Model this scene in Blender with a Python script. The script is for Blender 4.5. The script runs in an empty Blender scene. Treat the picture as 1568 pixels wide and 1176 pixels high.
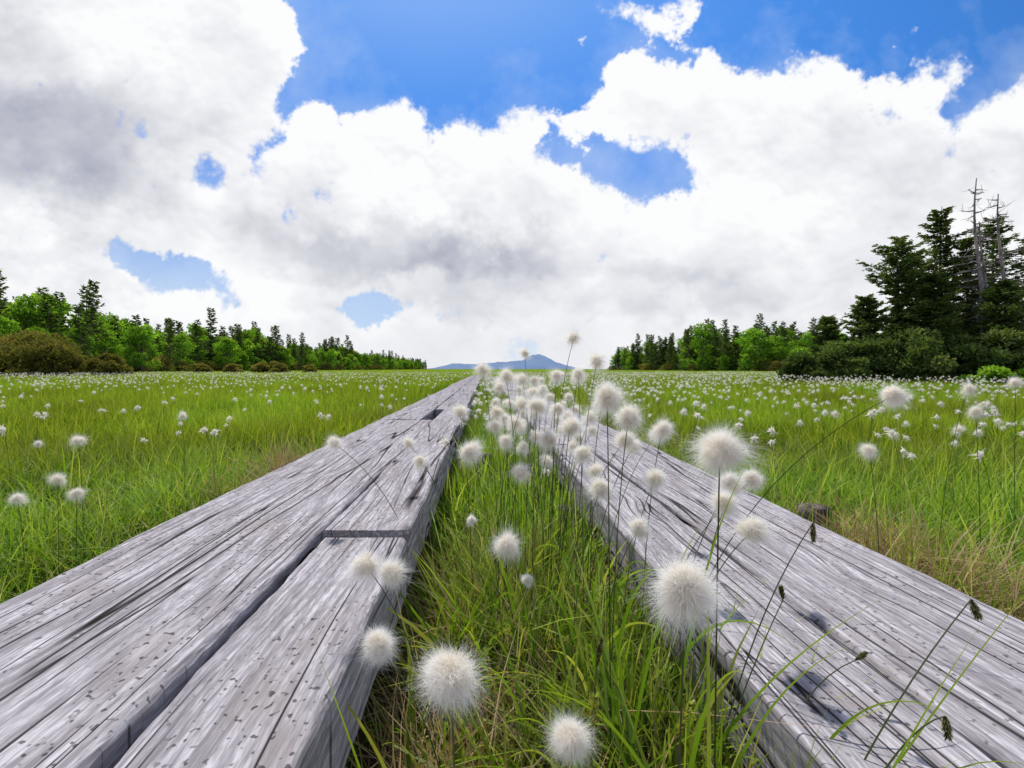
import bpy, math, numpy as np
from mathutils import Vector
rng = np.random.default_rng(7)
scene = bpy.context.scene
scene.view_settings.view_transform = 'Standard'
scene.view_settings.look = 'None'
scene.view_settings.exposure = 0

# ------------------------------------------------------------------ node helper
class NB:
    def __init__(s, nt): s.nt = nt
    def new(s, t): return s.nt.nodes.new(t)
    def put(s, sock, v):
        if v is None: return
        if isinstance(v, bpy.types.NodeSocket): s.nt.links.new(v, sock)
        else: sock.default_value = v
    def m(s, op, a, b=None, c=None, clamp=False):
        n = s.new('ShaderNodeMath'); n.operation = op; n.use_clamp = clamp
        s.put(n.inputs[0], a); s.put(n.inputs[1], b)
        if c is not None: s.put(n.inputs[2], c)
        return n.outputs[0]
    def vm(s, op, a, b=None):
        n = s.new('ShaderNodeVectorMath'); n.operation = op
        s.put(n.inputs[0], a)
        if op == 'SCALE': s.put(n.inputs['Scale'], b)
        elif b is not None: s.put(n.inputs[1], b)
        return n.outputs['Value'] if op in ('LENGTH', 'DISTANCE', 'DOT_PRODUCT') else n.outputs[0]
    def xyz(s, x, y, z):
        n = s.new('ShaderNodeCombineXYZ'); s.put(n.inputs[0], x); s.put(n.inputs[1], y); s.put(n.inputs[2], z)
        return n.outputs[0]
    def sep(s, v):
        n = s.new('ShaderNodeSeparateXYZ'); s.put(n.inputs[0], v); return n.outputs
    def noise(s, vec, scale=5, detail=2, rough=.5, dist=0, color=False):
        n = s.new('ShaderNodeTexNoise'); s.put(n.inputs['Vector'], vec)
        n.inputs['Scale'].default_value = scale; n.inputs['Detail'].default_value = detail
        n.inputs['Roughness'].default_value = rough; n.inputs['Distortion'].default_value = dist
        return n.outputs['Color' if color else 'Fac']
    def mr(s, v, a, b, c=0., d=1., smooth=True):
        n = s.new('ShaderNodeMapRange'); n.interpolation_type = 'SMOOTHSTEP' if smooth else 'LINEAR'
        s.put(n.inputs['Value'], v)
        n.inputs['From Min'].default_value = a; n.inputs['From Max'].default_value = b
        n.inputs['To Min'].default_value = c; n.inputs['To Max'].default_value = d
        return n.outputs['Result']
    def mix(s, f, a, b, mode='MIX'):
        n = s.new('ShaderNodeMix'); n.data_type = 'RGBA'; n.blend_type = mode
        s.put(n.inputs[0], f)
        for k, v in ((6, a), (7, b)):
            if isinstance(v, tuple) and len(v) == 3: v = (*v, 1)
            s.put(n.inputs[k], v)
        return n.outputs[2]
    def attr(s, name, out='Color'):
        n = s.new('ShaderNodeAttribute'); n.attribute_name = name; return n.outputs[out]

def new_mat(name):
    m = bpy.data.materials.new(name); m.use_nodes = True
    m.node_tree.nodes.clear()
    b = NB(m.node_tree); o = b.new('ShaderNodeOutputMaterial')
    return m, b, o

# ------------------------------------------------------------------ world
SUN_AZ, SUN_EL = -18., 58.
world = bpy.data.worlds.new("World"); scene.world = world; world.use_nodes = True
nt = world.node_tree; nt.nodes.clear(); b = NB(nt)
wo = b.new('ShaderNodeOutputWorld'); bg = b.new('ShaderNodeBackground'); bg.inputs[1].default_value = .13
nt.links.new(bg.outputs[0], wo.inputs[0])
sky = b.new('ShaderNodeTexSky'); sky.sky_type = 'NISHITA'; sky.sun_disc = False
sky.sun_elevation = math.radians(SUN_EL); sky.sun_rotation = math.radians(SUN_AZ % 360)
nt.links.new(sky.outputs[0], bg.inputs[0])

# ------------------------------------------------------------------ sun, camera
sd = bpy.data.lights.new("sun", 'SUN'); sd.energy = 4.8; sd.angle = math.radians(.8); sd.color = (1, .96, .88)
so = bpy.data.objects.new("sun", sd); scene.collection.objects.link(so)
az, el = math.radians(SUN_AZ), math.radians(SUN_EL)
so.rotation_euler = Vector((math.sin(az)*math.cos(el), math.cos(az)*math.cos(el), math.sin(el))).to_track_quat('Z', 'Y').to_euler()
so.location = (0, 0, 30)
cd = bpy.data.cameras.new("camera"); cam = bpy.data.objects.new("camera", cd); scene.collection.objects.link(cam)
cam.location = (0, 0, .63); cam.rotation_euler = (math.radians(90), 0, 0)
cd.lens = 18; cd.sensor_width = 36; cd.shift_x = .0268; cd.shift_y = -.0147
cd.clip_start = .02; cd.clip_end = 40000
scene.camera = cam

# ------------------------------------------------------------------ mesh helpers
class MB:
    def __init__(s): s.V=[]; s.F=[]; s.C=[]; s.M=[]; s.n=0
    def add(s, V, F, C=None, mi=0):
        V = np.asarray(V, float).reshape(-1, 3); F = np.asarray(F, int).reshape(-1, 4)
        s.V.append(V); s.F.append(F+s.n); s.n += len(V)
        if C is None: C = np.zeros((len(V), 4))
        s.C.append(C); s.M.append(np.full(len(F), mi))
    def build(s, name, mats, smooth=False, link=True):
        V=np.concatenate(s.V); F=np.concatenate(s.F); C=np.concatenate(s.C); M=np.concatenate(s.M)
        me=bpy.data.meshes.new(name)
        me.vertices.add(len(V)); me.vertices.foreach_set('co', V.ravel())
        me.loops.add(F.size); me.loops.foreach_set('vertex_index', F.ravel())
        me.polygons.add(len(F)); me.polygons.foreach_set('loop_start', np.arange(len(F))*4)
        me.polygons.foreach_set('material_index', M.astype(np.int32))
        me.polygons.foreach_set('use_smooth', np.full(len(F), smooth))
        at=me.attributes.new('col','FLOAT_COLOR','POINT'); at.data.foreach_set('color', C.astype(np.float32).ravel())
        for m in mats: me.materials.append(m)
        me.update(calc_edges=True)
        o=bpy.data.objects.new(name, me)
        if link: scene.collection.objects.link(o)
        return o

def nrm(a): return a/np.maximum(np.linalg.norm(a,axis=-1,keepdims=True),1e-9)
def ribbons(mb, base, d, bend, L, W, side, nseg, prof, g=None, bl=0., mi=0, curl=None):
    N=len(base); t=np.linspace(0,1,nseg+1)
    P=base[:,None]+d[:,None]*(L[:,None,None]*t[None,:,None])+bend[:,None]*(L[:,None,None]*(t**2)[None,:,None])
    if curl is not None: P=P+curl[:,None]*(L[:,None,None]*np.sin(t*np.pi)[None,:,None])
    w=(W[:,None]*prof(t)[None])[...,None]*side[:,None]
    V=np.stack([P-w,P+w],axis=2)
    i=np.arange(N)[:,None]*(nseg+1)*2+np.arange(nseg)[None]*2
    F=np.stack([i,i+1,i+3,i+2],axis=-1)
    C=np.zeros((N,nseg+1,2,4)); C[...,0]=t[None,:,None]; C[...,1]=(rng.random(N) if g is None else g)[:,None,None]
    C[...,2]=bl if np.isscalar(bl) else bl[:,None,None]
    C[...,3]=1
    mb.add(V,F,C.reshape(-1,4),mi)

def tube(mb, pts, r, ns=5, g=.5, mi=0, bl=0.):
    pts=np.asarray(pts,float); n=len(pts); r=np.broadcast_to(r,(n,))
    T=nrm(np.gradient(pts,axis=0)); ref=np.array([0.,1,0]) if abs(T[:,2]).mean()>.5 else np.array([0,0,1.])
    A=nrm(np.cross(T,ref)); B=np.cross(T,A)
    a=np.linspace(0,2*np.pi,ns,endpoint=False)
    V=pts[:,None]+r[:,None,None]*(A[:,None]*np.cos(a)[None,:,None]+B[:,None]*np.sin(a)[None,:,None])
    i=np.arange(n-1)[:,None]*ns+np.arange(ns)[None]; j=np.arange(n-1)[:,None]*ns+(np.arange(ns)+1)[None]%ns
    F=np.stack([i,j,j+ns,i+ns],-1)
    C=np.zeros((n,ns,4)); C[...,0]=np.linspace(0,1,n)[:,None]; C[...,1]=g; C[...,2]=bl; C[...,3]=1
    mb.add(V,F,C.reshape(-1,4),mi)

def bez(p0,p1,p2,n=14):
    t=np.linspace(0,1,n)[:,None]; p0,p1,p2=map(np.array,(p0,p1,p2))
    return (1-t)**2*p0+2*t*(1-t)*p1+t*t*p2

# ------------------------------------------------------------------ sky dome with procedural cumulus
def sky_dome():
    W,Hh=1600,720; us=np.linspace(-1.45,1.45,W); vs=np.linspace(-.06,1.25,Hh)
    U,Vv=np.meshgrid(us,vs); X=U*784+742; Y=565-Vv*784
    du=(us[1]-us[0])*784
    def spec(beta,lo=0,seed=0):
        rr_=np.random.default_rng(seed); n=rr_.normal(size=(1024,2048)); f=np.fft.rfft2(n)
        ky=np.fft.fftfreq(1024)[:,None]*1024; kx=np.fft.rfftfreq(2048)[None]*1024
        k=np.sqrt(kx**2+ky**2); k[0,0]=1; f=f/(np.maximum(k,lo)**beta); f[0,0]=0
        a=np.fft.irfft2(f,s=(1024,2048))[:Hh,:W]; return a/a.std()
    def blur(a,s):
        p=int(3*s)+1; b_=np.pad(a,p,mode='edge'); ky=np.fft.fftfreq(b_.shape[0])[:,None]; kx=np.fft.rfftfreq(b_.shape[1])[None]
        g=np.exp(-2*np.pi**2*s*s*(kx**2+ky**2)); return np.fft.irfft2(np.fft.rfft2(b_)*g,s=b_.shape)[p:-p,p:-p]
    n1,n2=spec(1.7,6,1),spec(1.7,6,2); n3,n4=spec(1.5,30,3),spec(1.5,30,4); fb=spec(1.5,7,5); fb2=spec(1.8,4,6); fbh=spec(1.2,25,9)
    sc=np.clip((565-Y)/330,.0,1)*.66+.34
    wX=X+(n1*10+n3*7)*sc; wY=Y+(n2*9+n4*6)*sc
    def inside(P,x,y):
        P=np.array(P,float); c=np.zeros(x.shape,bool)
        for k in range(len(P)):
            x1,y1=P[k]; x2,y2=P[k-1]
            if y1==y2: continue
            c^=((y1>y)!=(y2>y))&(x<(x2-x1)*(y-y1)/(y2-y1)+x1)
        return c
    blue=[[(365,-60),(395,0),(418,30),(450,65),(456,95),(436,122),(416,150),(398,188),(372,228),(414,246),(442,208),(454,182),(466,156),(484,146),(505,152),(530,178),(575,174),(610,170),(650,198),(694,212),(684,184),(690,164),(740,180),(790,170),(870,160),(905,138),(925,100),(950,84),(1000,88),(1035,106),(1080,98),(1130,116),(1180,108),(1220,93),(1280,78),(1310,92),(1350,110),(1400,104),(1425,70),(1460,76),(1500,96),(1530,118),(1600,100),(1700,110),(2400,60),(2400,-500),(365,-500)],
          [(294,253),(330,232),(357,250),(350,290),(306,288)],
          [(820,176),(862,206),(930,218),(980,232),(1005,248),(1042,246),(1086,284),(1050,306),(1010,290),(965,300),(896,294),(862,268),(842,236)],
          [(135,396),(180,374),(215,393),(280,396),(336,410),(330,442),(290,449),(215,436),(155,414)],
          [(508,466),(560,444),(640,450),(640,478),(570,496),(508,480)],
          [(1430,156),(1465,126),(1520,116),(1580,136),(1515,162),(1452,192)],
          [(1330,60),(1420,40),(1560,60),(1560,95),(1400,100)],
          [(728,178),(768,184),(790,212),(748,204)],
          [(-900,150),(-500,100),(-330,220),(-520,330),(-800,280)],[(1750,260),(1900,200),(2200,300),(1950,360)]]
    bl=np.zeros(X.shape,bool)
    for P in blue: bl|=inside(P,wX,wY)
    for P in ([(868,6),(930,-16),(1060,-16),(1118,2),(1045,20),(988,50),(955,22),(905,16)],[(530,-8),(560,-8),(566,8),(548,16)],[(600,-330),(1000,-420),(1400,-300),(1300,-190),(900,-150)],
              [(915,252),(950,246),(962,266),(925,270)]):
        bl&=~inside(P,wX,wY)
    C0=1-bl.astype(float)
    lv=np.linspace(vs[0],vs[-1],2000); sl=np.clip(lv*784/330,0,1)*.66+.34
    cum=np.cumsum(784*(lv[1]-lv[0])/sl); cy=np.interp(Vv,lv,cum); cx=(X-742)/np.sqrt(sc)
    def puff(fr,sd,wa):
        x=cx/fr+n1*wa+n3*wa*.6; y=cy/fr*1.2+n2*wa+n4*wa*.6; ix=np.floor(x).astype(int); iy=np.floor(y).astype(int); best=np.full(x.shape,9.)
        for a in(-1,0,1):
            for c in(-1,0,1):
                h=(((ix+a)*73856093)^((iy+c)*19349663)^(sd*83492791))&0x7fffffff
                h=(h*1103515245+12345)&0x7fffffff; rx=((h>>8)&0xffff)/65536.; h=(h*1103515245+12345)&0x7fffffff; ry=((h>>8)&0xffff)/65536.
                d=(ix+a+rx-x)**2+(iy+c+ry-y)**2; best=np.minimum(best,d)
        return np.sqrt(np.clip(1.15-best,0,2))
    pL=puff(190,7,.10); B=puff(105,1,.10)*.8+puff(52,2,.12)*.5+puff(25,3,.14)*.27+puff(12,4,.16)*.14
    pL=pL-pL.mean(); B=B-B.mean()
    soft=np.clip(.5+.5*n1,0,1)
    F=blur(C0,13)+.15*fb+.30*B+.035*fbh*(1-blur(C0,30))
    a0=np.clip((F-.42)/(.17+.20*soft),0,1); alpha=a0*a0*(3-2*a0)
    dens=np.clip(.42+.55*pL+.55*B+.22*fb2,0,1.6)*alpha; dens=blur(dens,2)
    acc=np.zeros(X.shape); wsum=0
    for j in range(1,16):
        st=int(round(7*j)); w=math.exp(-j/6.); sh=np.zeros(X.shape); sh[:-st]=dens[st:]; sh[-st:]=.3; acc+=w*sh; wsum+=w
    acc/=wsum; acc=acc-.55*dens
    acc=(acc-acc[alpha>.9].mean())
    Bs=blur(B+.06*fb,1.5); gy,gx=np.gradient(Bs); gy*=sc/du; gx*=sc/du
    rel=blur(np.tanh((gy+gx*.25)*28),1.2)
    gy2,_=np.gradient(blur(B*.6+pL,11)); rel2=np.tanh(gy2*sc/du*70)
    thick=blur(alpha,24)
    gr=np.zeros(X.shape); wx2=X+n1*22; wy2=Y+n2*16
    for(px,py,rx,ry,a) in [(80,205,330,150,1.0),(580,385,270,62,.72),(720,405,220,50,.42),(440,350,160,50,.32),(1030,455,260,45,.42),(1430,235,230,90,.30),(1250,200,160,60,.15),
                           (60,395,180,40,.30),(690,455,200,30,.32),(1320,390,220,80,.2),(980,24,70,16,.35),(250,470,300,25,.25),(30,50,120,60,.3),(-500,200,500,200,.7),(2000,250,500,160,.6)]:
        e=1-np.sqrt(((wx2-px)/rx)**2+((wy2-py)/ry)**2); e=np.clip(e/.8,0,1); gr+=a*e*e*(3-2*e)
    gr*=np.clip(.95+.10*fb2-.2*pL,.4,1.4)
    lit=np.clip(1-gr*.5,.5,1)
    T=.90-.52*np.clip(gr,0,1.2)-.62*acc-(.14*rel+.13*rel2)*lit+.012*fb
    T+=np.clip(1-thick,0,1)*.40
    T=np.clip(T,0.05,1.02); T=T-.06*np.clip(T-.8,0,1)
    hz=np.clip(Vv/.10,0,1); T=T*hz+(.74+.2*(T-.6))*(1-hz)
    def mixc(a,b_,t): return np.array(a)[None,None]*(1-t[...,None])+np.array(b_)[None,None]*t[...,None]
    cc=mixc((.28,.30,.41),(.97,.975,.99),T)
    t=np.clip(Vv/.75,0,1); d0=np.exp(-((X-660)/330)**2-((Y+60)/170)**2)
    sk=mixc((.62,.78,.93),(.07,.29,.86),np.clip(t*1.9,0,1)**.8)
    sk=sk*(1-.35*np.clip((np.abs(X-742)-300)/700,0,1)*t)[...,None]
    sk=sk+d0[...,None]*np.array([.16,.15,.06])
    veil=np.clip(blur(C0,40)*.40+.06*n2-.08,0,.5)[...,None]; sk=sk*(1-veil)+np.array([.75,.84,.95])*veil
    col=np.clip(sk*(1-alpha[...,None])+cc*alpha[...,None],0,.985)
    azs=np.concatenate([np.linspace(-180,-56,90)[:-1],np.linspace(-56,56,1550),np.linspace(56,180,90)[1:]])
    els=np.concatenate([[-4,-2,-.7],np.linspace(-.2,41,620),np.linspace(41,52,20)[1:]])
    A,E=np.meshgrid(np.radians(azs),np.radians(els))
    lim=math.radians(55); Af=np.abs(((A+lim)%(4*lim))-2*lim)-lim; Af=-Af
    u=np.tan(Af); v=np.tan(E)/np.cos(Af)
    fx=np.clip((u-us[0])/(us[1]-us[0]),0,W-1.001); fy=np.clip((v-vs[0])/(vs[1]-vs[0]),0,Hh-1.001)
    ix=fx.astype(int); iy=fy.astype(int); fx=(fx-ix)[...,None]; fy=(fy-iy)[...,None]
    c=(col[iy,ix]*(1-fx)+col[iy,ix+1]*fx)*(1-fy)+(col[iy+1,ix]*(1-fx)+col[iy+1,ix+1]*fx)*fy
    R=15000; P=np.stack([R*np.sin(A)*np.cos(E),R*np.cos(A)*np.cos(E),R*np.sin(E)],-1)
    n=len(azs); m_=len(els); i=(np.arange(m_-1)[:,None]*n+np.arange(n-1)[None]); F_=np.stack([i,i+1,i+n+1,i+n],-1)
    C=np.concatenate([c,np.ones(c.shape[:2]+(1,))],-1).reshape(-1,4)
    m,b,o=new_mat('sky_clouds'); e=b.new('ShaderNodeEmission'); b.put(e.inputs[0],b.attr('col')); m.node_tree.links.new(e.outputs[0],o.inputs[0])
    m.cycles.emission_sampling='NONE'
    mb=MB(); mb.add(P,F_,C); mb.build('sky',[m],True)
sky_dome()

# ------------------------------------------------------------------ materials
def leafy(name, root, mid, tip, alt, trans=.35, rough=.55, spec=.25, vlo=.75, vhi=1.25, nz=True):
    m,b,o=new_mat(name); nt=m.node_tree
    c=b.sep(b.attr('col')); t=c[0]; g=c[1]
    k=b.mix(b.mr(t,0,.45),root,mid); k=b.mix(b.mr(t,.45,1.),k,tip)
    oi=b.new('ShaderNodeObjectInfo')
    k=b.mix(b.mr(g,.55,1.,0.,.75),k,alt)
    v=b.mr(oi.outputs['Random'],0,1,vlo,vhi,False)
    hs=b.new('ShaderNodeHueSaturation'); b.put(hs.inputs['Color'],k)
    if nz:
        pn=b.new('ShaderNodeNewGeometry').outputs['Position']
        pt=b.noise(pn,.45,1)
        v=b.m('ADD',v,b.mr(pt,.3,.7,-.22,.22)); b.put(hs.inputs['Hue'],b.mr(pt,.3,.7,.484,.508))
    v=b.m('MULTIPLY',v,b.mr(g,0,1,.7,1.3,False))
    b.put(hs.inputs['Value'],v)
    if spec>0:
        d=b.new('ShaderNodeBsdfPrincipled'); b.put(d.inputs['Base Color'],hs.outputs[0]); d.inputs['Roughness'].default_value=rough
        d.inputs['Specular IOR Level'].default_value=spec
    else:
        d=b.new('ShaderNodeBsdfDiffuse'); b.put(d.inputs[0],hs.outputs[0])
    tr=b.new('ShaderNodeBsdfTranslucent'); b.put(tr.inputs[0],b.mix(1.,hs.outputs[0],(1.35,1.3,.6),'MULTIPLY'))
    mx=b.new('ShaderNodeMixShader'); mx.inputs[0].default_value=trans
    nt.links.new(d.outputs[0],mx.inputs[1]); nt.links.new(tr.outputs[0],mx.inputs[2]); nt.links.new(mx.outputs[0],o.inputs[0])
    return m
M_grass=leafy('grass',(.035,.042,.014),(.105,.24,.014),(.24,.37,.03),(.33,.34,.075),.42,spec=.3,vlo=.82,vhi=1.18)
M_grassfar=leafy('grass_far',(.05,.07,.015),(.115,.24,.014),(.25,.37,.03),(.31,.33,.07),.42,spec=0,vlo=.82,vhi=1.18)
M_straw=leafy('straw',(.16,.11,.06),(.36,.27,.15),(.45,.36,.2),(.22,.13,.07),.2,spec=0,nz=False)
M_stem=leafy('stem',(.06,.09,.03),(.09,.13,.045),(.12,.13,.06),(.14,.11,.05),.15,spec=0,nz=False)
M_spike=leafy('spikelet',(.05,.04,.02),(.08,.065,.03),(.2,.2,.07),(.03,.03,.02),.1,spec=0,nz=False)
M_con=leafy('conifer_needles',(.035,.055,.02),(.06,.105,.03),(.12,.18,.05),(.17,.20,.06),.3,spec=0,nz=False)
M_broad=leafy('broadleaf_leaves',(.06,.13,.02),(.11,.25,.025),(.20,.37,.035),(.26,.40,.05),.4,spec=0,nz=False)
M_bush=leafy('bush_leaves',(.06,.07,.02),(.14,.15,.035),(.22,.21,.055),(.26,.19,.07),.3,spec=0,nz=False)
def plain(name,c1,c2,scale=20,rough=.8):
    m,b,o=new_mat(name); g=b.new('ShaderNodeTexCoord').outputs['Object']
    n=b.noise(b.vm('MULTIPLY',g,(1,1,.15)),scale,3,.6)
    d=b.new('ShaderNodeBsdfDiffuse'); b.put(d.inputs[0],b.mix(b.mr(n,.35,.65),c1,c2))
    m.node_tree.links.new(d.outputs[0],o.inputs[0]); return m
M_bark=plain('bark',(.07,.055,.045),(.16,.13,.11),8)
M_dead=plain('dead_wood',(.17,.145,.135),(.33,.30,.29),10)
M_log=plain('log_wood',(.035,.03,.027),(.15,.13,.12),40)
m,b,o=new_mat('cotton')
t=b.sep(b.attr('col'))[0]
c=b.mix(b.mr(t,0,.8),(.88,.80,.66),(.93,.925,.91))
d=b.new('ShaderNodeBsdfDiffuse'); b.put(d.inputs[0],c)
tr=b.new('ShaderNodeBsdfTranslucent'); b.put(tr.inputs[0],c)
mx=b.new('ShaderNodeMixShader'); mx.inputs[0].default_value=.5
m.node_tree.links.new(d.outputs[0],mx.inputs[1]); m.node_tree.links.new(tr.outputs[0],mx.inputs[2]); m.node_tree.links.new(mx.outputs[0],o.inputs[0])
M_cot=m
m,b,o=new_mat('meadow_ground')
pn=b.new('ShaderNodeNewGeometry').outputs['Position']
c=b.mix(b.mr(b.noise(pn,9,4,.65),.35,.65),(.05,.038,.02),(.13,.10,.05))
far=b.mix(b.mr(b.noise(pn,.06,3,.6),.35,.65),(.09,.16,.025),(.17,.22,.05))
c=b.mix(b.mr(b.sep(pn)[1],8.,60.),c,far)
d=b.new('ShaderNodeBsdfDiffuse'); b.put(d.inputs[0],c)
m.node_tree.links.new(d.outputs[0],o.inputs[0]); M_ground=m
m,b,o=new_mat('distant_forest_haze')
pn=b.new('ShaderNodeNewGeometry').outputs['Position']
c=b.mix(b.mr(b.noise(pn,.006,5),.35,.65),(.47,.60,.74),(.54,.66,.79))  # pale blue aerial haze painted into the mountain's base colour
d=b.new('ShaderNodeBsdfDiffuse'); b.put(d.inputs[0],c); m.node_tree.links.new(d.outputs[0],o.inputs[0]); M_hill=m
# weathered wood
m,b,o=new_mat('weathered_wood')
pn=b.new('ShaderNodeTexCoord').outputs['Object']; off=b.sep(b.attr('col'))[1]
x,y,z=b.sep(pn); x=b.m('ADD',x,b.m('MULTIPLY',off,7.3)); y=b.m('ADD',y,b.m('MULTIPLY',off,31.7))
def sxy(xx,a,bb,c=0.): return b.xyz(b.m('MULTIPLY',xx,a),b.m('MULTIPLY',y,bb),b.m('MULTIPLY',z,c) if c else 0.)
kn=b.new('ShaderNodeTexVoronoi'); b.put(kn.inputs['Vector'],sxy(x,6.5,2.6,2.)); kn.inputs['Scale'].default_value=1.
kd=kn.outputs['Distance']; ksel=b.m('GREATER_THAN',b.sep(kn.outputs['Color'])[0],.60)
kb=b.m('MULTIPLY',b.mr(kd,0.,.4,1.,0.),ksel)
wx=b.m('ADD',x,b.m('MULTIPLY',b.m('SUBTRACT',b.noise(sxy(x,2.5,1.4,1.),1.,2),.5),.03))
wx=b.m('ADD',wx,b.m('MULTIPLY',kb,.022))
g1=b.noise(sxy(wx,115.,7.,90.),1.,4,.7)
g2=b.noise(sxy(wx,330.,45.,300.),1.,1,.6)
ringf=b.noise(sxy(wx,7.,.22,8.),1.,0,.4)
ringd=b.mr(b.m('SINE',b.m('MULTIPLY',ringf,190.)),-.1,1.)
blot=b.noise(sxy(x,9.,4.,4.),1.,4,.65)
def cracks(sx,sy,wid,lo,hi,seed):
    n=b.noise(b.vm('ADD',sxy(wx,sx,sy,sx*.5),(seed,0.,0.)),1.,1,.5)
    l=b.mr(b.m('ABSOLUTE',b.m('SUBTRACT',n,.5)),0.,wid,1.,0.)
    k=b.noise(b.vm('ADD',sxy(x,7.,2.2),(0.,0.,seed)),1.,1)
    return b.m('MULTIPLY',l,b.mr(k,lo,hi))
cr=b.m('MAXIMUM',cracks(9.,.25,.010,.36,.44,3.1),cracks(28.,.7,.020,.46,.53,9.7))
nick=b.noise(sxy(x,115.,95.),1.,1,.5)
nick=b.m('MULTIPLY',b.mr(nick,.62,.70),b.mr(blot,.42,.55))
kring=b.m('MULTIPLY',b.mr(b.m('SINE',b.m('MULTIPLY',kd,190.)),-1,1,.45,1.),b.m('MULTIPLY',b.mr(kd,.05,.10,1.,0.),ksel))
col=b.mix(b.mr(g1,.33,.67),(.22,.205,.222),(.50,.475,.505))
col=b.mix(b.m('MULTIPLY',ringd,.45),col,(.17,.155,.165))
col=b.mix(b.mr(g2,.38,.62,.42,0.),col,(.14,.128,.135))
col=b.mix(b.mr(blot,.5,.72,0.,.5),col,(.24,.213,.20))
dark=b.m('MAXIMUM',b.m('MAXIMUM',cr,b.m('MULTIPLY',nick,.75)),b.m('MULTIPLY',kring,.7))
col=b.mix(dark,col,(.02,.017,.016))
h=b.m('SUBTRACT',b.m('MULTIPLY',g1,.9),b.m('MULTIPLY',cr,1.8)); h=b.m('SUBTRACT',h,b.m('MULTIPLY',ringd,.25))
d=b.new('ShaderNodeBsdfDiffuse'); b.put(d.inputs[0],col)
bp=b.new('ShaderNodeBump'); bp.inputs['Strength'].default_value=.75; bp.inputs['Distance'].default_value=.002; b.put(bp.inputs['Height'],h); b.put(d.inputs['Normal'],bp.outputs[0])
m.node_tree.links.new(d.outputs[0],o.inputs[0]); M_wood=m

# ------------------------------------------------------------------ ground sheet
def cgrid():
    a=np.concatenate([np.linspace(0,6,40),np.geomspace(6.5,14000,40)]); return np.concatenate([-a[::-1][:-1],a])
gx=cgrid(); gy=cgrid(); X,Y=np.meshgrid(gx,gy)
Z=.02*np.sin(X*2.1+Y*.7)+.02*np.sin(Y*1.7-X*.9); Z*=np.exp(-(np.abs(X)+np.abs(Y))/60)
n=len(gx); V=np.stack([X,Y,Z],-1); i=(np.arange(n-1)[:,None]*n+np.arange(n-1)[None]); F=np.stack([i,i+1,i+n+1,i+n],-1)
mb=MB(); mb.add(V,F); mb.build('meadow_ground',[M_ground],True)

# ------------------------------------------------------------------ mountain
def ridge(name,x0,x1,y,prof,depth,seed):
    r=np.random.default_rng(seed); nx,ny=160,24
    xs=np.linspace(x0,x1,nx); ys=np.linspace(0,1,ny)
    h=np.interp(xs,[p[0] for p in prof],[p[1]*.82 for p in prof])
    for k in range(1,7): h=h*(1+.05/k*np.sin(xs*k*.013*1.7+r.random()*6))
    X,T=np.meshgrid(xs,ys); Hh=h[None]*np.sin(np.pi*T)**.8*(1+.06*np.sin(X*.02+T*9))
    V=np.stack([X,y+(T-.5)*depth,Hh-5],-1); i=(np.arange(ny-1)[:,None]*nx+np.arange(nx-1)[None]); F=np.stack([i,i+1,i+nx+1,i+nx],-1)
    mb=MB(); mb.add(V,F); return mb.build(name,[M_hill],True)
ridge('mountain',-600,900,5000,[(-600,0),(-450,25),(-300,75),(-150,60),(0,75),(200,90),(330,105),(400,120),(470,175),(515,180),(560,155),(640,105),(760,60),(900,0)],1500,3)

# ------------------------------------------------------------------ planks
def plank(mb,x0,x1,y0,y1,zt,th,g,seed):
    r=np.random.default_rng(seed); L=y1-y0
    ny=max(8,int(min(L/.02,260))); ys=np.linspace(y0,y1,ny)
    nx=14; bv=.006
    xs=np.concatenate([[x0,x0,x0+bv*.4,x0+bv],np.linspace(x0+bv,x1-bv,nx)[1:-1],[x1-bv,x1-bv*.4,x1,x1]])
    zs=np.concatenate([[zt-th,zt-bv,zt-bv*.3,zt],np.full(nx-2,zt),[zt,zt-bv*.3,zt-bv,zt-th]])
    m=len(xs)
    def wob(a,fs):
        s=np.zeros(ny)
        for f in fs: s+=a/np.sqrt(f)*np.sin(ys*f*2*np.pi+r.random()*6.28)
        return s
    wl=wob(.0018,(.4,1.3,3.1,6.3,11.)); wr=wob(.0018,(.5,1.1,3.7,7.3,13.)); wz=wob(.0012,(.3,.9,2.))
    f=(xs-x0)/(x1-x0)
    cup=-.003*(2*f-1)**2*r.uniform(-.5,1.2)
    V=np.zeros((ny,m,3)); V[...,0]=xs[None]+wl[:,None]*(1-f)[None]+wr[:,None]*f[None]
    V[...,1]=ys[:,None]; V[...,2]=zs[None]+cup[None]+wz[:,None]
    for cidx in ((1,2),(m-3,m-2)):
        chip=np.abs(r.normal(0,.0013,ny)); V[:,cidx[0],2]-=chip; V[:,cidx[1],2]-=chip
    jag=r.normal(0,.0015,m); V[0,:,1]+=jag; V[-1,:,1]+=jag
    i=np.arange(ny-1)[:,None]*m+np.arange(m)[None]; j=np.arange(ny-1)[:,None]*m+((np.arange(m)+1)%m)[None]
    F=np.stack([i,i+m,j+m,j],-1)
    C=np.zeros((ny*m,4)); C[:,1]=g; C[:,3]=1
    caps=[]
    for bs,rev in((0,0),((ny-1)*m,1)):
        for k in range(m//2-1):
            qd=[bs+k,bs+k+1,bs+m-2-k,bs+m-1-k]; caps.append(qd if rev else qd[::-1])
    mb.add(V,np.concatenate([F.reshape(-1,4),np.array(caps)]),C)
def log(mb,A,B,r):
    n=12; A=np.array(A,float); B=np.array(B,float); d=(B-A)/np.linalg.norm(B-A); t=np.linspace(0,1,n)[:,None]; P=A+(B-A)*t
    rr=r*(1+.05*np.sin(t[:,0]*9+r*100)); P=np.concatenate([[A-d*.002],P,[B+d*.002]]); rr=np.concatenate([[.003],rr,[.003]])
    tube(mb,P,rr,14)
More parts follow.
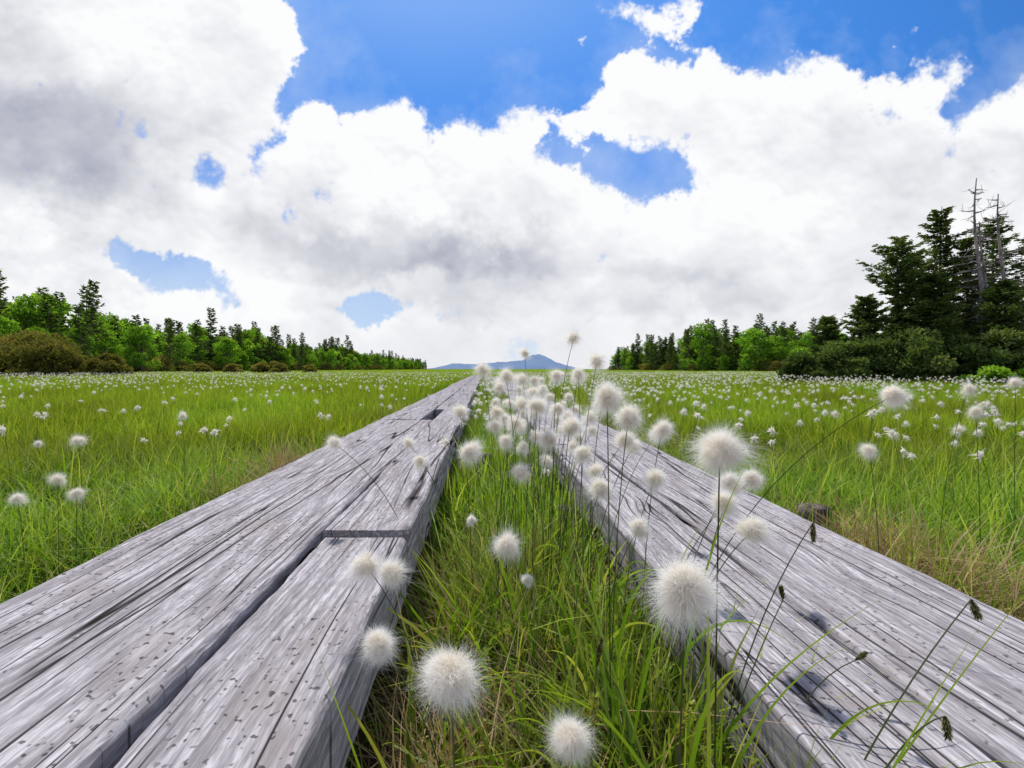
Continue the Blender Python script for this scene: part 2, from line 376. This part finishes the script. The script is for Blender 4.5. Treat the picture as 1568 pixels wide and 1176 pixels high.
def walk(name,x0,x1,zt,rows,posts,px0,px1,extra=()):
    mb=MB()
    for k,(a,bb,y0,y1,dz) in enumerate(rows): plank(mb,a,bb,y0,y1,zt+dz,.115,rng.random(),k+int(abs(x0)*100)*7)
    pl=mb.build('planks',[M_wood],False)
    mb=MB()
    for yy in posts: log(mb,(px0+rng.uniform(-.02,.02),yy,zt-.17),(px1+rng.uniform(-.02,.02),yy,zt-.17),.05)
    for (A,B,r) in extra: log(mb,A,B,r)
    lg=mb.build('sleepers',[M_log],True)
    e=bpy.data.objects.new(name,None); scene.collection.objects.link(e)
    pl.parent=e; lg.parent=e
L0,L1=-.69,-.154
rows=[(L0,-.335,-.6,3.3,0),(-.325,L1-.004,-.6,1.02,-.007),(-.329,L1,1.045,4.2,.004)]
y=3.31
while y<23: rows.append((L0+rng.uniform(-.01,.01),-.415,y,y+3.2,rng.uniform(-.004,.004))); y+=3.21
y=4.21
while y<23: rows.append((-.405,L1+rng.uniform(-.01,.01),y,y+3.2,rng.uniform(-.004,.004))); y+=3.21
walk('boardwalk',L0,L1,.30,rows,[.35,1.25,2.4]+list(np.arange(3.6,24,1.3)),-.72,-.19,
     [((-.88,2.35,-.05),(-.88,2.35,.19),.05),((-.97,2.42,-.05),(-.98,2.44,.16),.045),((.0,2.4,-.05),(.0,2.4,.23),.035)])
R0,R1=.327,.817
rows=[(R0,.50,-.5,2.55,0),(.509,R1,-.5,3.4,.003)]
y=2.56
while y<22: rows.append((R0+rng.uniform(-.01,.01),.565,y,y+3.2,rng.uniform(-.004,.004))); y+=3.21
y=3.41
while y<22: rows.append((.575,R1+rng.uniform(-.01,.01),y,y+3.2,rng.uniform(-.004,.004))); y+=3.21
walk('boardwalk',R0,R1,.25,rows,[.35,1.62]+list(np.arange(3.,24,1.4)),.36,.83,
     [((1.03,1.6,-.05),(1.03,1.6,.20),.045),((.93,1.62,-.05),(.93,1.62,.185),.04),((.255,1.58,-.05),(.255,1.58,.205),.032),((.2,2.3,-.05),(.2,2.3,.2),.03)])

# ------------------------------------------------------------------ scatter via geometry nodes
def scatter(name,pts,rot,scl,vid,objs):
    col=bpy.data.collections.new(name+'_source')
    for o in objs: col.objects.link(o)
    me=bpy.data.meshes.new(name); N=len(pts)
    me.vertices.add(N); me.vertices.foreach_set('co',np.asarray(pts,np.float32).ravel())
    for nm,ty,dat,k in(('rot','FLOAT_VECTOR',rot,'vector'),('scl','FLOAT_VECTOR',scl,'vector'),('vid','INT',vid,'value')):
        a=me.attributes.new(nm,ty,'POINT'); a.data.foreach_set(k,np.asarray(dat,np.int32 if ty=='INT' else np.float32).ravel())
    o=bpy.data.objects.new(name,me); scene.collection.objects.link(o)
    g=bpy.data.node_groups.new(name,'GeometryNodeTree')
    g.interface.new_socket('Geometry',in_out='INPUT',socket_type='NodeSocketGeometry')
    g.interface.new_socket('Geometry',in_out='OUTPUT',socket_type='NodeSocketGeometry')
    gi=g.nodes.new('NodeGroupInput'); go=g.nodes.new('NodeGroupOutput')
    ip=g.nodes.new('GeometryNodeInstanceOnPoints'); ci=g.nodes.new('GeometryNodeCollectionInfo')
    ci.inputs['Collection'].default_value=col; ci.inputs['Separate Children'].default_value=True; ci.inputs['Reset Children'].default_value=True
    def na(nm,ty):
        n=g.nodes.new('GeometryNodeInputNamedAttribute'); n.data_type=ty; n.inputs[0].default_value=nm; return n.outputs[0]
    L=g.links.new
    L(gi.outputs[0],ip.inputs['Points']); L(ci.outputs[0],ip.inputs['Instance'])
    ip.inputs['Pick Instance'].default_value=True
    L(na('vid','INT'),ip.inputs['Instance Index']); L(na('rot','FLOAT_VECTOR'),ip.inputs['Rotation']); L(na('scl','FLOAT_VECTOR'),ip.inputs['Scale'])
    L(ip.outputs[0],go.inputs[0])
    md=o.modifiers.new('scatter','NODES'); md.node_group=g
    return o

def blade_prof(t): return np.clip(1-t**2.2,.03,1)*(.65+.35*np.minimum(t*4,1))
def tuft(name,N,rad,lo,hi,W,lean,bend,mat,bl=0.,seg=5):
    mb=MB(); a=rng.random(N)*6.283; r=rad*np.sqrt(rng.random(N))
    base=np.stack([r*np.cos(a),r*np.sin(a),np.full(N,-.01)],-1)
    da=rng.random(N)*6.283; ln=np.abs(rng.normal(0,lean,N))
    d=nrm(np.stack([np.cos(da)*ln,np.sin(da)*ln,np.ones(N)],-1))
    bd=np.stack([np.cos(da),np.sin(da),-.5*np.ones(N)],-1)*(np.abs(rng.normal(0,bend,N)))[:,None]
    sa=da+1.57+rng.normal(0,.7,N); side=np.stack([np.cos(sa),np.sin(sa),np.zeros(N)],-1)
    hm=1+.22*np.sin(base[:,0]*17+base[:,1]*11)*(rad>.15)
    ribbons(mb,base,d,bd,rng.uniform(lo,hi,N)*hm,W*rng.uniform(.5,1.3,N),side,seg,blade_prof,bl=bl)
    return mb.build(name,[mat],False,link=False)
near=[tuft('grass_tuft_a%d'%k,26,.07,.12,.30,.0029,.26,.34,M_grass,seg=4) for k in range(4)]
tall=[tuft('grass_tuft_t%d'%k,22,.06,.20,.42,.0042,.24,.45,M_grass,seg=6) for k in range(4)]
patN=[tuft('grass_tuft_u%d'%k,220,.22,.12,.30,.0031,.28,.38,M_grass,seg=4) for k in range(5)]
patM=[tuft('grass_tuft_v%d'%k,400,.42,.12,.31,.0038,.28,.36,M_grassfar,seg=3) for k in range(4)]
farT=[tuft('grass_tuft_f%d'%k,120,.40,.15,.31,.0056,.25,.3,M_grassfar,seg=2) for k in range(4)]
strawT=[tuft('straw_tuft_%d'%k,30,.09,.08,.24,.0016,.75,.6,M_straw,seg=4) for k in range(3)]

def onboard(x,y,m=.03):
    return (y<24.5)&(((x>L0-m)&(x<L1+m*.4))|((x>R0-m*.4)&(x<R1+m)))
def region(y0,y1,hw,dens,m=.03):
    n=int((y1-y0)*2*hw*dens); x=rng.uniform(-hw,hw,n); y=rng.uniform(y0,y1,n); k=~onboard(x,y,m)&(np.abs(x)<y*1.12+1.0); return x[k],y[k]
def rr(n,tilt=.12): return np.stack([rng.normal(0,tilt,n),rng.normal(0,tilt,n),rng.random(n)*6.283],-1)
pts=[];rot=[];scl=[];vid=[]
def push(x,y,z,s,v,tilt=.1):
    n=len(x); pts.append(np.stack([x,y,np.broadcast_to(z,(n,))],-1)); rot.append(rr(n,tilt)); scl.append(s); vid.append(v)
def flush(name,objs):
    global pts,rot,scl,vid
    o=scatter(name,np.concatenate(pts),np.concatenate(rot),np.concatenate(scl),np.concatenate(vid),objs); pts=[];rot=[];scl=[];vid=[]; return o
def s3(n,a,b_,sx=1.):
    k=rng.uniform(a,b_,n); return np.stack([k*sx,k*sx,k],-1)
def patch(x,y): return .5+.5*np.sin(x*1.7+np.sin(y*1.3))*np.sin(y*1.1+1.3*np.sin(x*.8))
OFF_T,OFF_U,OFF_V=4,8,13
for (xa,xb,dn) in ((L0-.26,L0-.05,140),(R1+.05,R1+.26,140)):
    for (ya,yb,f) in ((.25,3.2,1.),(3.2,9,.5)):
        n=int((xb-xa)*(yb-ya)*dn*f); x=rng.uniform(xa,xb,n); y=rng.uniform(ya,yb,n)
        s=s3(n,.65,1.15,1. if f==1 else 1.3); s[:,2]*=.72+.42*patch(x,y); push(x,y,0,s,rng.integers(0,4,n),.15)
x,y=region(.2,3.3,3.9,22,.24); k=(x<L0)|(x>R1); x,y=x[k],y[k]
s=s3(len(x),.72,1.12); s[:,2]*=.74+.42*patch(x,y); push(x,y,0,s,OFF_U+rng.integers(0,5,len(x)),.05)
x,y=region(3.2,9.3,10.5,6.,.45); k=(x<L0)|(x>R1); x,y=x[k],y[k]
s=s3(len(x),.85,1.15); s[:,2]*=.76+.38*patch(x,y); push(x,y,0,s,OFF_V+rng.integers(0,4,len(x)),.03)
n=500; x=rng.uniform(L1+.03,R0-.02,n); y=.95+rng.random(n)**1.5*7; push(x,y,0,s3(n,.5,.98),OFF_T+rng.integers(0,4,n),.16)
n=340; x=rng.uniform(L1+.02,R0-.01,n); y=rng.uniform(4,24,n); push(x,y,0,s3(n,.75,1.05),OFF_T+rng.integers(0,4,n))
n=75; x=rng.uniform(L1+.03,R0-.03,n); y=rng.uniform(.25,1.,n); push(x,y,0,s3(n,.5,.9),rng.integers(0,4,n),.25)
n=30; x=rng.uniform(.17,.31,n); y=rng.uniform(.5,.95,n); push(x,y,0,s3(n,.7,1.),OFF_T+rng.integers(0,4,n),.25)
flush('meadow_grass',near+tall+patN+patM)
x,y=region(9,26,27,8,.4); push(x,y,0,s3(len(x),.8,1.15),rng.integers(0,4,len(x)),.03)
x,y=region(26,95,92,.7,.2); push(x,y,0,s3(len(x),.85,1.15,3.2),rng.integers(0,4,len(x)),.02)
n=2200; y=rng.uniform(95,330,n); x=rng.uniform(-60,60,n); push(x,y,0,s3(n,1.,1.25,7.),rng.integers(0,4,n),.01)
flush('meadow_grass',farT)
n=210; x=rng.uniform(L1+.03,R0-.03,n); y=rng.uniform(.3,1.4,n); push(x,y,.02,s3(n,.7,1.2),rng.integers(0,3,n),.35)
n=55; x=rng.normal(1.02,.09,n); y=rng.normal(1.2,.14,n); k=x>R1+.03; push(x[k],y[k],.10,s3(k.sum(),.8,1.2),rng.integers(0,3,k.sum()),.4)
n=34; x=rng.normal(-.85,.08,n); y=rng.normal(2.3,.2,n); k=x<L0-.03; push(x[k],y[k],.10,s3(k.sum(),.8,1.3),rng.integers(0,3,k.sum()),.4)
x,y=region(.5,9,10,8,.05); k=((x<L0)|(x>R1))&(patch(x*1.3+2,y*1.1)>.45); push(x[k],y[k],0.02,s3(k.sum(),.8,1.3),rng.integers(0,3,k.sum()),.3)
flush('dry_grass',strawT)

# ------------------------------------------------------------------ cotton grass
def fluff(mb,c,R,N,W,seg=3,clumps=24):
    c=np.asarray(c,float)
    cl=nrm(rng.normal(size=(clumps,3))); clL=rng.uniform(.68,1.1,clumps)*(1-.12*cl[:,2]); sw=rng.normal(0,.38,(clumps,3))
    ii=rng.integers(0,clumps,N)
    d0=nrm(cl[ii]+rng.normal(0,.42,(N,3)))
    st=R*rng.uniform(.05,.68,N)*clL[ii]
    d=nrm(d0+sw[ii]+rng.normal(0,.55,(N,3)))
    L=(R*clL[ii]*rng.uniform(.75,1.05,N)-st)*1.0+R*.10
    base=c+d0*st[:,None]
    bend=sw[ii]*.8+rng.normal(0,.35,(N,3)); bend[:,2]-=.2
    side=nrm(np.cross(d,rng.normal(size=(N,3))))
    ribbons(mb,base,d,bend,L,np.full(N,W),side,seg,lambda t:1-.85*t,curl=rng.normal(0,.18,(N,3)))
    nu,nv=8,6; u=np.linspace(0,2*np.pi,nu,endpoint=False); v=np.linspace(.02,np.pi-.02,nv)
    U,Vv=np.meshgrid(u,v); rad=R*.36*(1+.15*rng.normal(size=U.shape))
    P=c+np.stack([rad*np.sin(Vv)*np.cos(U),rad*np.sin(Vv)*np.sin(U),rad*np.cos(Vv)],-1)
    i=np.arange(nv-1)[:,None]*nu+np.arange(nu)[None]; j=np.arange(nv-1)[:,None]*nu+((np.arange(nu)+1)%nu)[None]
    C=np.zeros((nu*nv,4)); C[:,0]=.6; C[:,3]=1
    mb.add(P,np.stack([i,j,j+nu,i+nu],-1),C,0)
heads=[(.212,1.22,.705),(.130,1.65,.683),(-.005,1.18,.63),(.219,1.0,.645),(.188,1.03,.62),(.222,1.5,.611),(.046,1.1,.616),
(.098,1.32,.605),(.039,1.38,.582),(.21,1.65,.54),(.158,.66,.595),(.245,1.18,.52),(.211,.75,.561),(-.053,1.1,.539),(.029,1.27,.525),
(.057,1.5,.486),(.072,1.18,.506),(.145,1.5,.502),(.17,1.18,.54),(.204,1.27,.515),(.396,1.18,.481),(-.206,1.38,.433),(-.323,1.1,.473),
(-.152,1.2,.416),(-.024,.87,.491),(.043,1.03,.486),(.104,1.4,.419),(.112,1.1,.485),(.145,1.2,.416),(.226,1.5,.452),(.232,1.27,.46),
(.223,1.03,.426),(.178,.79,.447),(.25,.83,.373),(.036,.83,.346),(.193,.42,.566),(.36,.75,.463),(.338,.72,.442),(.47,.9,.438),
(.345,.66,.425),(.124,.315,.497),(.84,1.12,.454),(.638,.8,.592),(1.2,1.27,.58),(1.43,1.38,.595),(1.218,1.27,.525),
(-.153,.66,.379),(-.132,.72,.343),(-.105,.5,.362),(-.021,.315,.444),(.08,.47,.292),
(-1.19,1.5,.421),(-1.151,1.38,.334),(-1.011,1.27,.324),(-1.158,1.27,.309),(-2.05,2.35,.288),(-1.18,2.0,.449),
(.075,.9,.26),(-.024,.95,.351)]
n0=len(heads)
for k in range(46):
    yy=rng.uniform(1.05,2.7); heads.append((rng.uniform(-.01,.25)+.02*yy,yy,rng.uniform(.43,.63)-.03*(yy-1)))
heads+=[(.12,.95,.50),(.10,.98,.56),(.26,.95,.50),(.19,.98,.47),(.15,.9,.53),(.24,1.05,.56),(.29,1.0,.48),(.30,.9,.44),(.07,1.0,.43),(.33,.95,.52)]
for k,(hx,hy,hz) in enumerate(heads):
    small = k in (57,58)
    R=(.0178 if hy<.55 else .0210)*rng.uniform(.88,1.08)*(.42 if small else 1)
    if hx<L0: rx=hx+rng.uniform(-.06,.06)
    elif hx>R1: rx=max(hx+rng.uniform(-.06,.06),R1+.05)
    else: rx=float(np.clip(hx*.55+.05+rng.normal(0,.03),L1+.04,R0-.04))
    ry=hy+rng.uniform(-.03,.1)
    root=(rx,ry,0.)
    mid=(rx+(hx-rx)*.2,ry+(hy-ry)*.3,hz*.72)
    P=bez(root,mid,(hx,hy,hz-R*.2),18)
    mb=MB()
    tube(mb,P,np.linspace(.0010,.00062,18),5,g=rng.random()*.8,mi=1)
    N=7000 if hy<.55 else (3200 if hy<1. else 1400)
    fluff(mb,(hx,hy,hz),R,N,.00010 if hy<.55 else .00017)
    mb.build('cotton_grass',[M_cot,M_stem])
def cplant(name,N,W,h,seg,stemr):
    mb=MB(); e=(rng.normal(0,.04),rng.normal(0,.04),h)
    tube(mb,bez((0,0,0),(0,0,h*.6),e,5),stemr,3,mi=1); fluff(mb,e,.019,N,W,seg,12)
    return mb.build(name,[M_cot,M_stem],link=False)
cm=[cplant('cotton_plant_m%d'%k,320,.0005,.40,2,.0008) for k in range(4)]
cf=[cplant('cotton_plant_f%d'%k,50,.0024,.40,1,.001) for k in range(3)]
def cot(x,y,v):
    z=-np.abs(rng.normal(0,.05,len(x))); s=rng.uniform(.8,1.15,len(x)); push(x,y,z,np.stack([s]*3,-1),v,.1)
def dens(x,y,dl,dr):
    c=.35+1.3*patch(x*.9+5,y*.7)**1.5; return rng.random(len(x))<np.where(x>0,dr,dl)*c
x,y=region(1.7,7,7.5,20,.05); k=dens(x,y,.19,.95); x,y=x[k],y[k]; cot(x,y,rng.integers(0,4,len(x)))
x,y=region(7,45,45,16,.05); k=dens(x,y,.4,.75)&(rng.random(len(x))<np.clip(22/y,.25,1)); x,y=x[k],y[k]; cot(x,y,4+rng.integers(0,3,len(x)))
n=80; x=rng.uniform(L1+.02,R0,n); y=rng.uniform(1.8,14,n); cot(x,y,rng.integers(0,4,n))
flush('cotton_grass_field',cm+cf)

# ------------------------------------------------------------------ sedges
mb=MB()
def sblade(p0,p1,p2,W,g=.4,mi=0,n=16):
    P=bez(p0,p1,p2,n); T=nrm(np.gradient(P,axis=0)); S_=nrm(np.cross(T,np.array([.15,1,.25])))
    t=np.linspace(0,1,n); w=(W*blade_prof(t))[:,None]
    V=np.stack([P-S_*w,P+S_*w],1); i=np.arange(n-1)*2; F=np.stack([i,i+1,i+3,i+2],-1)
    C=np.zeros((n,2,4)); C[...,0]=t[:,None]; C[...,1]=g; C[...,3]=1; mb.add(V,F,C.reshape(-1,4),mi)
def spike(p,ax,L,R,mi=2,N=140,g=.3):
    p=np.array(p); ax=nrm(np.array(ax,float)); t=rng.random(N); a=rng.random(N)*6.283
    A=nrm(np.cross(ax,[.3,1,.1])); B=np.cross(ax,A); rad=A*np.cos(a)[:,None]+B*np.sin(a)[:,None]
    base=p+ax*(t*L)[:,None]+rad*(R*.3*np.sin(np.pi*np.clip(t,.05,.95)))[:,None]
    ribbons(mb,base,nrm(rad+ax*1.6),rad*.1,np.full(N,R*1.),np.full(N,R*.22),nrm(np.cross(rad,ax)),2,lambda q_:1-.8*q_,g=np.clip(g+rng.normal(0,.2,N),0,1),mi=mi)
sp=[((.25,.62,0),(.30,.62,.3),(.385,.60,.45),(.0,0,-1),.020,.0045),
    ((.29,.52,0),(.33,.48,.26),(.475,.50,.405),(.4,0,-1),.018,.005),
    ((.28,.5,.0),(.36,.47,.30),(.405,.45,.325),(.1,0,-1),.018,.0045),
    ((.22,.6,0),(.28,.58,.25),(.35,.6,.36),(-.2,0,1),.014,.004),
    ((.2,.55,0),(.2,.5,.2),(.175,.47,.29),(.4,0,1),.035,.006),
    ((.12,.55,0),(.11,.53,.2),(.105,.5,.28),(.1,0,1),.03,.0055),
    ((.12,.6,0),(.12,.58,.2),(.12,.55,.31),(.2,0,1),.03,.004),
    ((.27,.55,0),(.33,.6,.25),(.42,.58,.30),(.3,0,.2),.014,.004)]
for k,(a,c_,e,ax,L,R) in enumerate(sp):
    P=bez(a,c_,e,14); tube(mb,P,np.linspace(.0012,.0006,14),5,g=.2,mi=1); spike(e,ax,L,R,g=.9 if k in(4,5) else .3,mi=2 if k not in (4,5) else 0)
for q_ in [((.2,.6,0),(.22,.56,.26),(.43,.55,.385),.0026),((.26,.5,0),(.34,.48,.22),(.56,.5,.45),.0020),((.3,.5,.02),(.33,.45,.25),(.42,.43,.42),.0018),
           ((.18,.5,0),(.2,.45,.35),(.36,.5,.36),.0022),((.24,.7,0),(.27,.66,.4),(.36,.7,.5),.0022),((.16,.62,0),(.18,.6,.35),(.25,.58,.46),.0022),
           ((-.05,.5,0),(-.1,.48,.22),(-.15,.46,.375),.0022),((-.06,.45,0),(-.12,.42,.2),(-.19,.42,.24),.0018)]: sblade(*q_)
for k in range(140):
    x0=rng.uniform(-.12,.29); y0=rng.uniform(.42,1.0); a=rng.random()*6.283; l=rng.uniform(.06,.24)
    h=rng.uniform(.12,.28)+.1*(x0>.15)
    sblade((x0,y0,0),(x0+.3*l*math.cos(a),y0+.3*l*math.sin(a),h),(x0+l*math.cos(a),y0+l*math.sin(a)*.7,h*rng.uniform(.6,1.1)),rng.uniform(.0014,.0038),g=rng.random())
mb.build('sedge',[M_grass,M_stem,M_spike])

# ------------------------------------------------------------------ trees
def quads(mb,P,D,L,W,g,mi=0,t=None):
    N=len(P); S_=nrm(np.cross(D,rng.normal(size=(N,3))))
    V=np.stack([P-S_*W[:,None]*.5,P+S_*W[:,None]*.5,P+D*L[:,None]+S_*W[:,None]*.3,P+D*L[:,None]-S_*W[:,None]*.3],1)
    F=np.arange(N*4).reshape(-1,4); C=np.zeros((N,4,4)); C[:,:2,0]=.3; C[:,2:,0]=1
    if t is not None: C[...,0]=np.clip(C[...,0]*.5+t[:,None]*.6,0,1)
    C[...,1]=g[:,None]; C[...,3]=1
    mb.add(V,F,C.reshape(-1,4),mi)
def conifer(name,Ht,R,nb,nq,qs,sparse=.15,start=.08,link=False,loc=(0,0,0),power=.8,flat=False):
    mb=MB(); n=10; zz=np.linspace(0,Ht,n); lean=rng.normal(0,.02,2)
    tr=np.stack([lean[0]*zz+.03*np.sin(zz),lean[1]*zz,zz],-1)
    tube(mb,tr,np.linspace(.028*Ht*.6,.008,n),7,mi=1)
    for k in range(nb):
        f=start+(1-start)*(k/nb)**.9*.985; z=f*Ht; a=k*2.4+rng.normal(0,.4)
        prof=(1-f)**power if not flat else min(1,(1-f)*3.2)**.7*(.55+.45*math.sin(f*9))
        r=R*prof*rng.uniform(.5,1.25)+.08*Ht/6
        if rng.random()<sparse: r*=.35
        tilt=.35*f-.18+rng.normal(0,.12)
        p0=np.array([lean[0]*z,lean[1]*z,z]); o=np.array([math.cos(a),math.sin(a),tilt])
        t=np.linspace(0,1,5)[:,None]; P=p0+o*r*t+np.array([0,0,-.12*r])*np.sin(t*np.pi)+np.array([0,0,.12*r])*t**2
        tube(mb,P,np.linspace(.014*r+.008,.004,5),3,mi=1)
        N=max(4,int(nq*(.35+r/R))); tt=rng.uniform(.15,1.02,N)
        B=p0+o*r*tt[:,None]+np.array([0,0,1])*(-.12*r*np.sin(tt*np.pi)+.12*r*tt**2)[:,None]
        sd_=np.array([-math.sin(a),math.cos(a),0]); wd=(.26*r*(1.15-tt)*np.minimum(tt*3,1)+.04)[:,None]
        B=B+sd_*wd*rng.normal(0,.75,(N,1))+rng.normal(0,.03*r+.015,(N,3))*np.array([1,1,.8])
        D_=nrm(o+sd_*rng.normal(0,.8,(N,1))+np.array([0,0,-.1])+rng.normal(0,.3,(N,3)))
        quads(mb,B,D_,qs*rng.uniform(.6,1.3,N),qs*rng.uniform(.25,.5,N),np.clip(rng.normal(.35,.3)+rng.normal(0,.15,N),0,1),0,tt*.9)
    o=mb.build(name,[M_con,M_bark],link=link); o.location=loc; return o
def broad(name,Ht,R,ncl,nq,qs,mat,z0=.3,link=False,loc=(0,0,0)):
    mb=MB(); tube(mb,[(0,0,0),(.05,0,Ht*.3),(0,.05,Ht*.6),(.05,0,Ht*.85)],[.03*Ht*.7,.02*Ht*.7,.012*Ht*.7,.02],7,mi=1)
    for k in range(ncl):
        f=rng.uniform(z0,1); a=rng.random()*6.283; pr=math.sin(math.pi*min(1,(f-z0)/(1-z0)*.75+.22))**.7
        r=R*pr*rng.uniform(.3,1.); c=np.array([r*math.cos(a),r*math.sin(a),f*Ht*.93])
        st=np.array([0,0,max(.1,f*Ht*.55)]); tube(mb,bez(st,(st+c)/2+np.array([0,0,-.05*Ht]),c,5),np.linspace(.012*Ht*.6,.01,5),4,mi=1)
        cr=R*rng.uniform(.25,.45); N=int(nq*rng.uniform(.6,1.3)); g=rng.normal(.4,.25)
        d=nrm(rng.normal(size=(N,3))); rad=rng.random(N)**.4; P=c+d*(cr*rad)[:,None]*np.array([1,1,.62])
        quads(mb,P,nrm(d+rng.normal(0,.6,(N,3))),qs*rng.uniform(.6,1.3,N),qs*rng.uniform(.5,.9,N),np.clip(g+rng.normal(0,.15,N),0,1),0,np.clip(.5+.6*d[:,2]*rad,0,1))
    o=mb.build(name,[mat,M_bark],link=link); o.location=loc; return o
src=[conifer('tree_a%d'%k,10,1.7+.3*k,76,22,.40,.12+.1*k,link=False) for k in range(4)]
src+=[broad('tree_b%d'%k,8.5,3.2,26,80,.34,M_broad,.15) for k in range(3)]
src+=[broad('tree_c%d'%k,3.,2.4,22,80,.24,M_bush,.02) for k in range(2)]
def trees(x,y,vs,s):
    n=len(x); pts.append(np.stack([x,y,np.zeros(n)],-1)); rot.append(np.stack([np.zeros(n),np.zeros(n),rng.random(n)*6.28],-1))
    scl.append(np.stack([s,s,s*rng.uniform(.85,1.15,n)],-1)); vid.append(vs)
n=900; y=30+rng.random(n)**1.1*430; x=-52-rng.random(n)*24-3*np.sin(y*.09); v=np.where(rng.random(n)<.5,rng.integers(0,4,n),rng.integers(4,7,n))
s=rng.uniform(.5,1.15,n)*np.where(y>250,.85,1.); trees(x,y,v,s)
n=26; y=np.array([60,66,72,75.,79,90,97,108,112,120,131,140,150,165,172,185,200,215,230,250,270,285,300,320,340,380]); x=-48+rng.uniform(-4,2,n); trees(x,y,rng.integers(0,4,n),rng.uniform(.7,1.2,n))
n=300; y=40+rng.random(n)*330; x=-47-rng.random(n)*5; trees(x,y,np.where(rng.random(n)<.6,7+rng.integers(0,2,n),rng.integers(4,7,n)),rng.uniform(.35,.8,n))
n=560; y=92+rng.random(n)*90; x=46+rng.random(n)**1.3*110; v=np.where(rng.random(n)<.78,rng.integers(0,4,n),rng.integers(4,7,n)); trees(x,y,v,rng.uniform(.6,1.15,n)*np.clip(1.0-(y-150)/300,.8,1))
n=200; x=44+rng.random(n)*60; y=88+rng.random(n)*5+np.where(x<50,rng.random(n)*100,0); trees(x,y,np.where(rng.random(n)<.6,7+rng.integers(0,2,n),rng.integers(4,7,n)),rng.uniform(.35,.8,n))
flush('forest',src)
for (x,y,s) in [(-31,36,1.),(-29,34,.8),(-33.5,38,1.05),(-35,37,.95),(-26.5,36,.55),(-37,40,1.1),(-39,45,1.),(-24,60,.4),(-27,62,.45),(-21.5,63,.35),(-34,62,.35),(-30,61,.4)]:
    broad('shrub',3.1*s,2.5*s,26,260,.16,M_bush,.02,True,(x,y,-.1))
for (x,y,H_,R,fl) in [(14.6,18,5.4,1.3,True),(15.7,18.6,5.0,1.3,False),(16.9,19,6.7,1.5,False),(18.0,19,5.6,1.5,False),(19.4,19.5,6.5,1.8,False),(15.2,17.4,3.9,1.3,False),(20.8,19,6.2,1.8,False),(17.2,17,3.6,1.4,False),(13.6,18.2,3.3,1.1,False),(12.6,18.6,2.6,.9,False)]:
    conifer('spruce_tree',H_,R,150,90,.12,.28,.05,True,(x,y,-.05),.6,flat=fl)
for (x,y,s) in [(11.5,18.2,.5),(12.4,17.8,.6),(13.3,17.4,.65),(14.3,17.,.75),(15.4,16.5,.65),(16.6,16.3,.7),(17.8,16.2,.65),(19.0,16.4,.8)]:
    broad('dwarf_pine',2.6*s,1.7*s,34,330,.10,M_con,.02,True,(x,y,-.1))
for (x,y,s) in [(15.9,14.4,.3),(16.8,14.,.34),(17.6,14.3,.3),(14.9,15.,.25)]:
    broad('shrub',2.4*s,2.8*s,22,260,.09,M_broad,.02,True,(x,y,0))
def snag(x,y,H_):
    mb=MB(); n=12; zz=np.linspace(0,H_,n); P=np.stack([.12*np.sin(zz*.8),.05*np.cos(zz),zz],-1); tube(mb,P,np.linspace(.11,.014,n),8)
    for k in range(46):
        z=H_*rng.uniform(.25,.97); a=rng.random()*6.28; r=(1-z/H_)*1.3+.22; r*=rng.uniform(.4,1.1)
        p=np.array([.12*math.sin(z*.8),.05*math.cos(z),z]); e=p+np.array([r*math.cos(a),r*math.sin(a),rng.uniform(-.3,.3)*r]); md=(p+e)/2+np.array([0,0,-.1*r])
        Q=bez(p,md,e,6); tube(mb,Q,np.linspace(.026,.005,6),4)
        for j in range(4):
            s0=Q[rng.integers(2,6)]; tube(mb,[s0,s0+rng.normal(0,.14,3)],[.008,.003],3)
    o=mb.build('dead_tree',[M_dead],True); o.location=(x,y,0)
snag(17.0,17.6,7.2); snag(17.9,17.7,6.7); snag(17.45,17.9,5.8); snag(18.5,17.0,5.2)
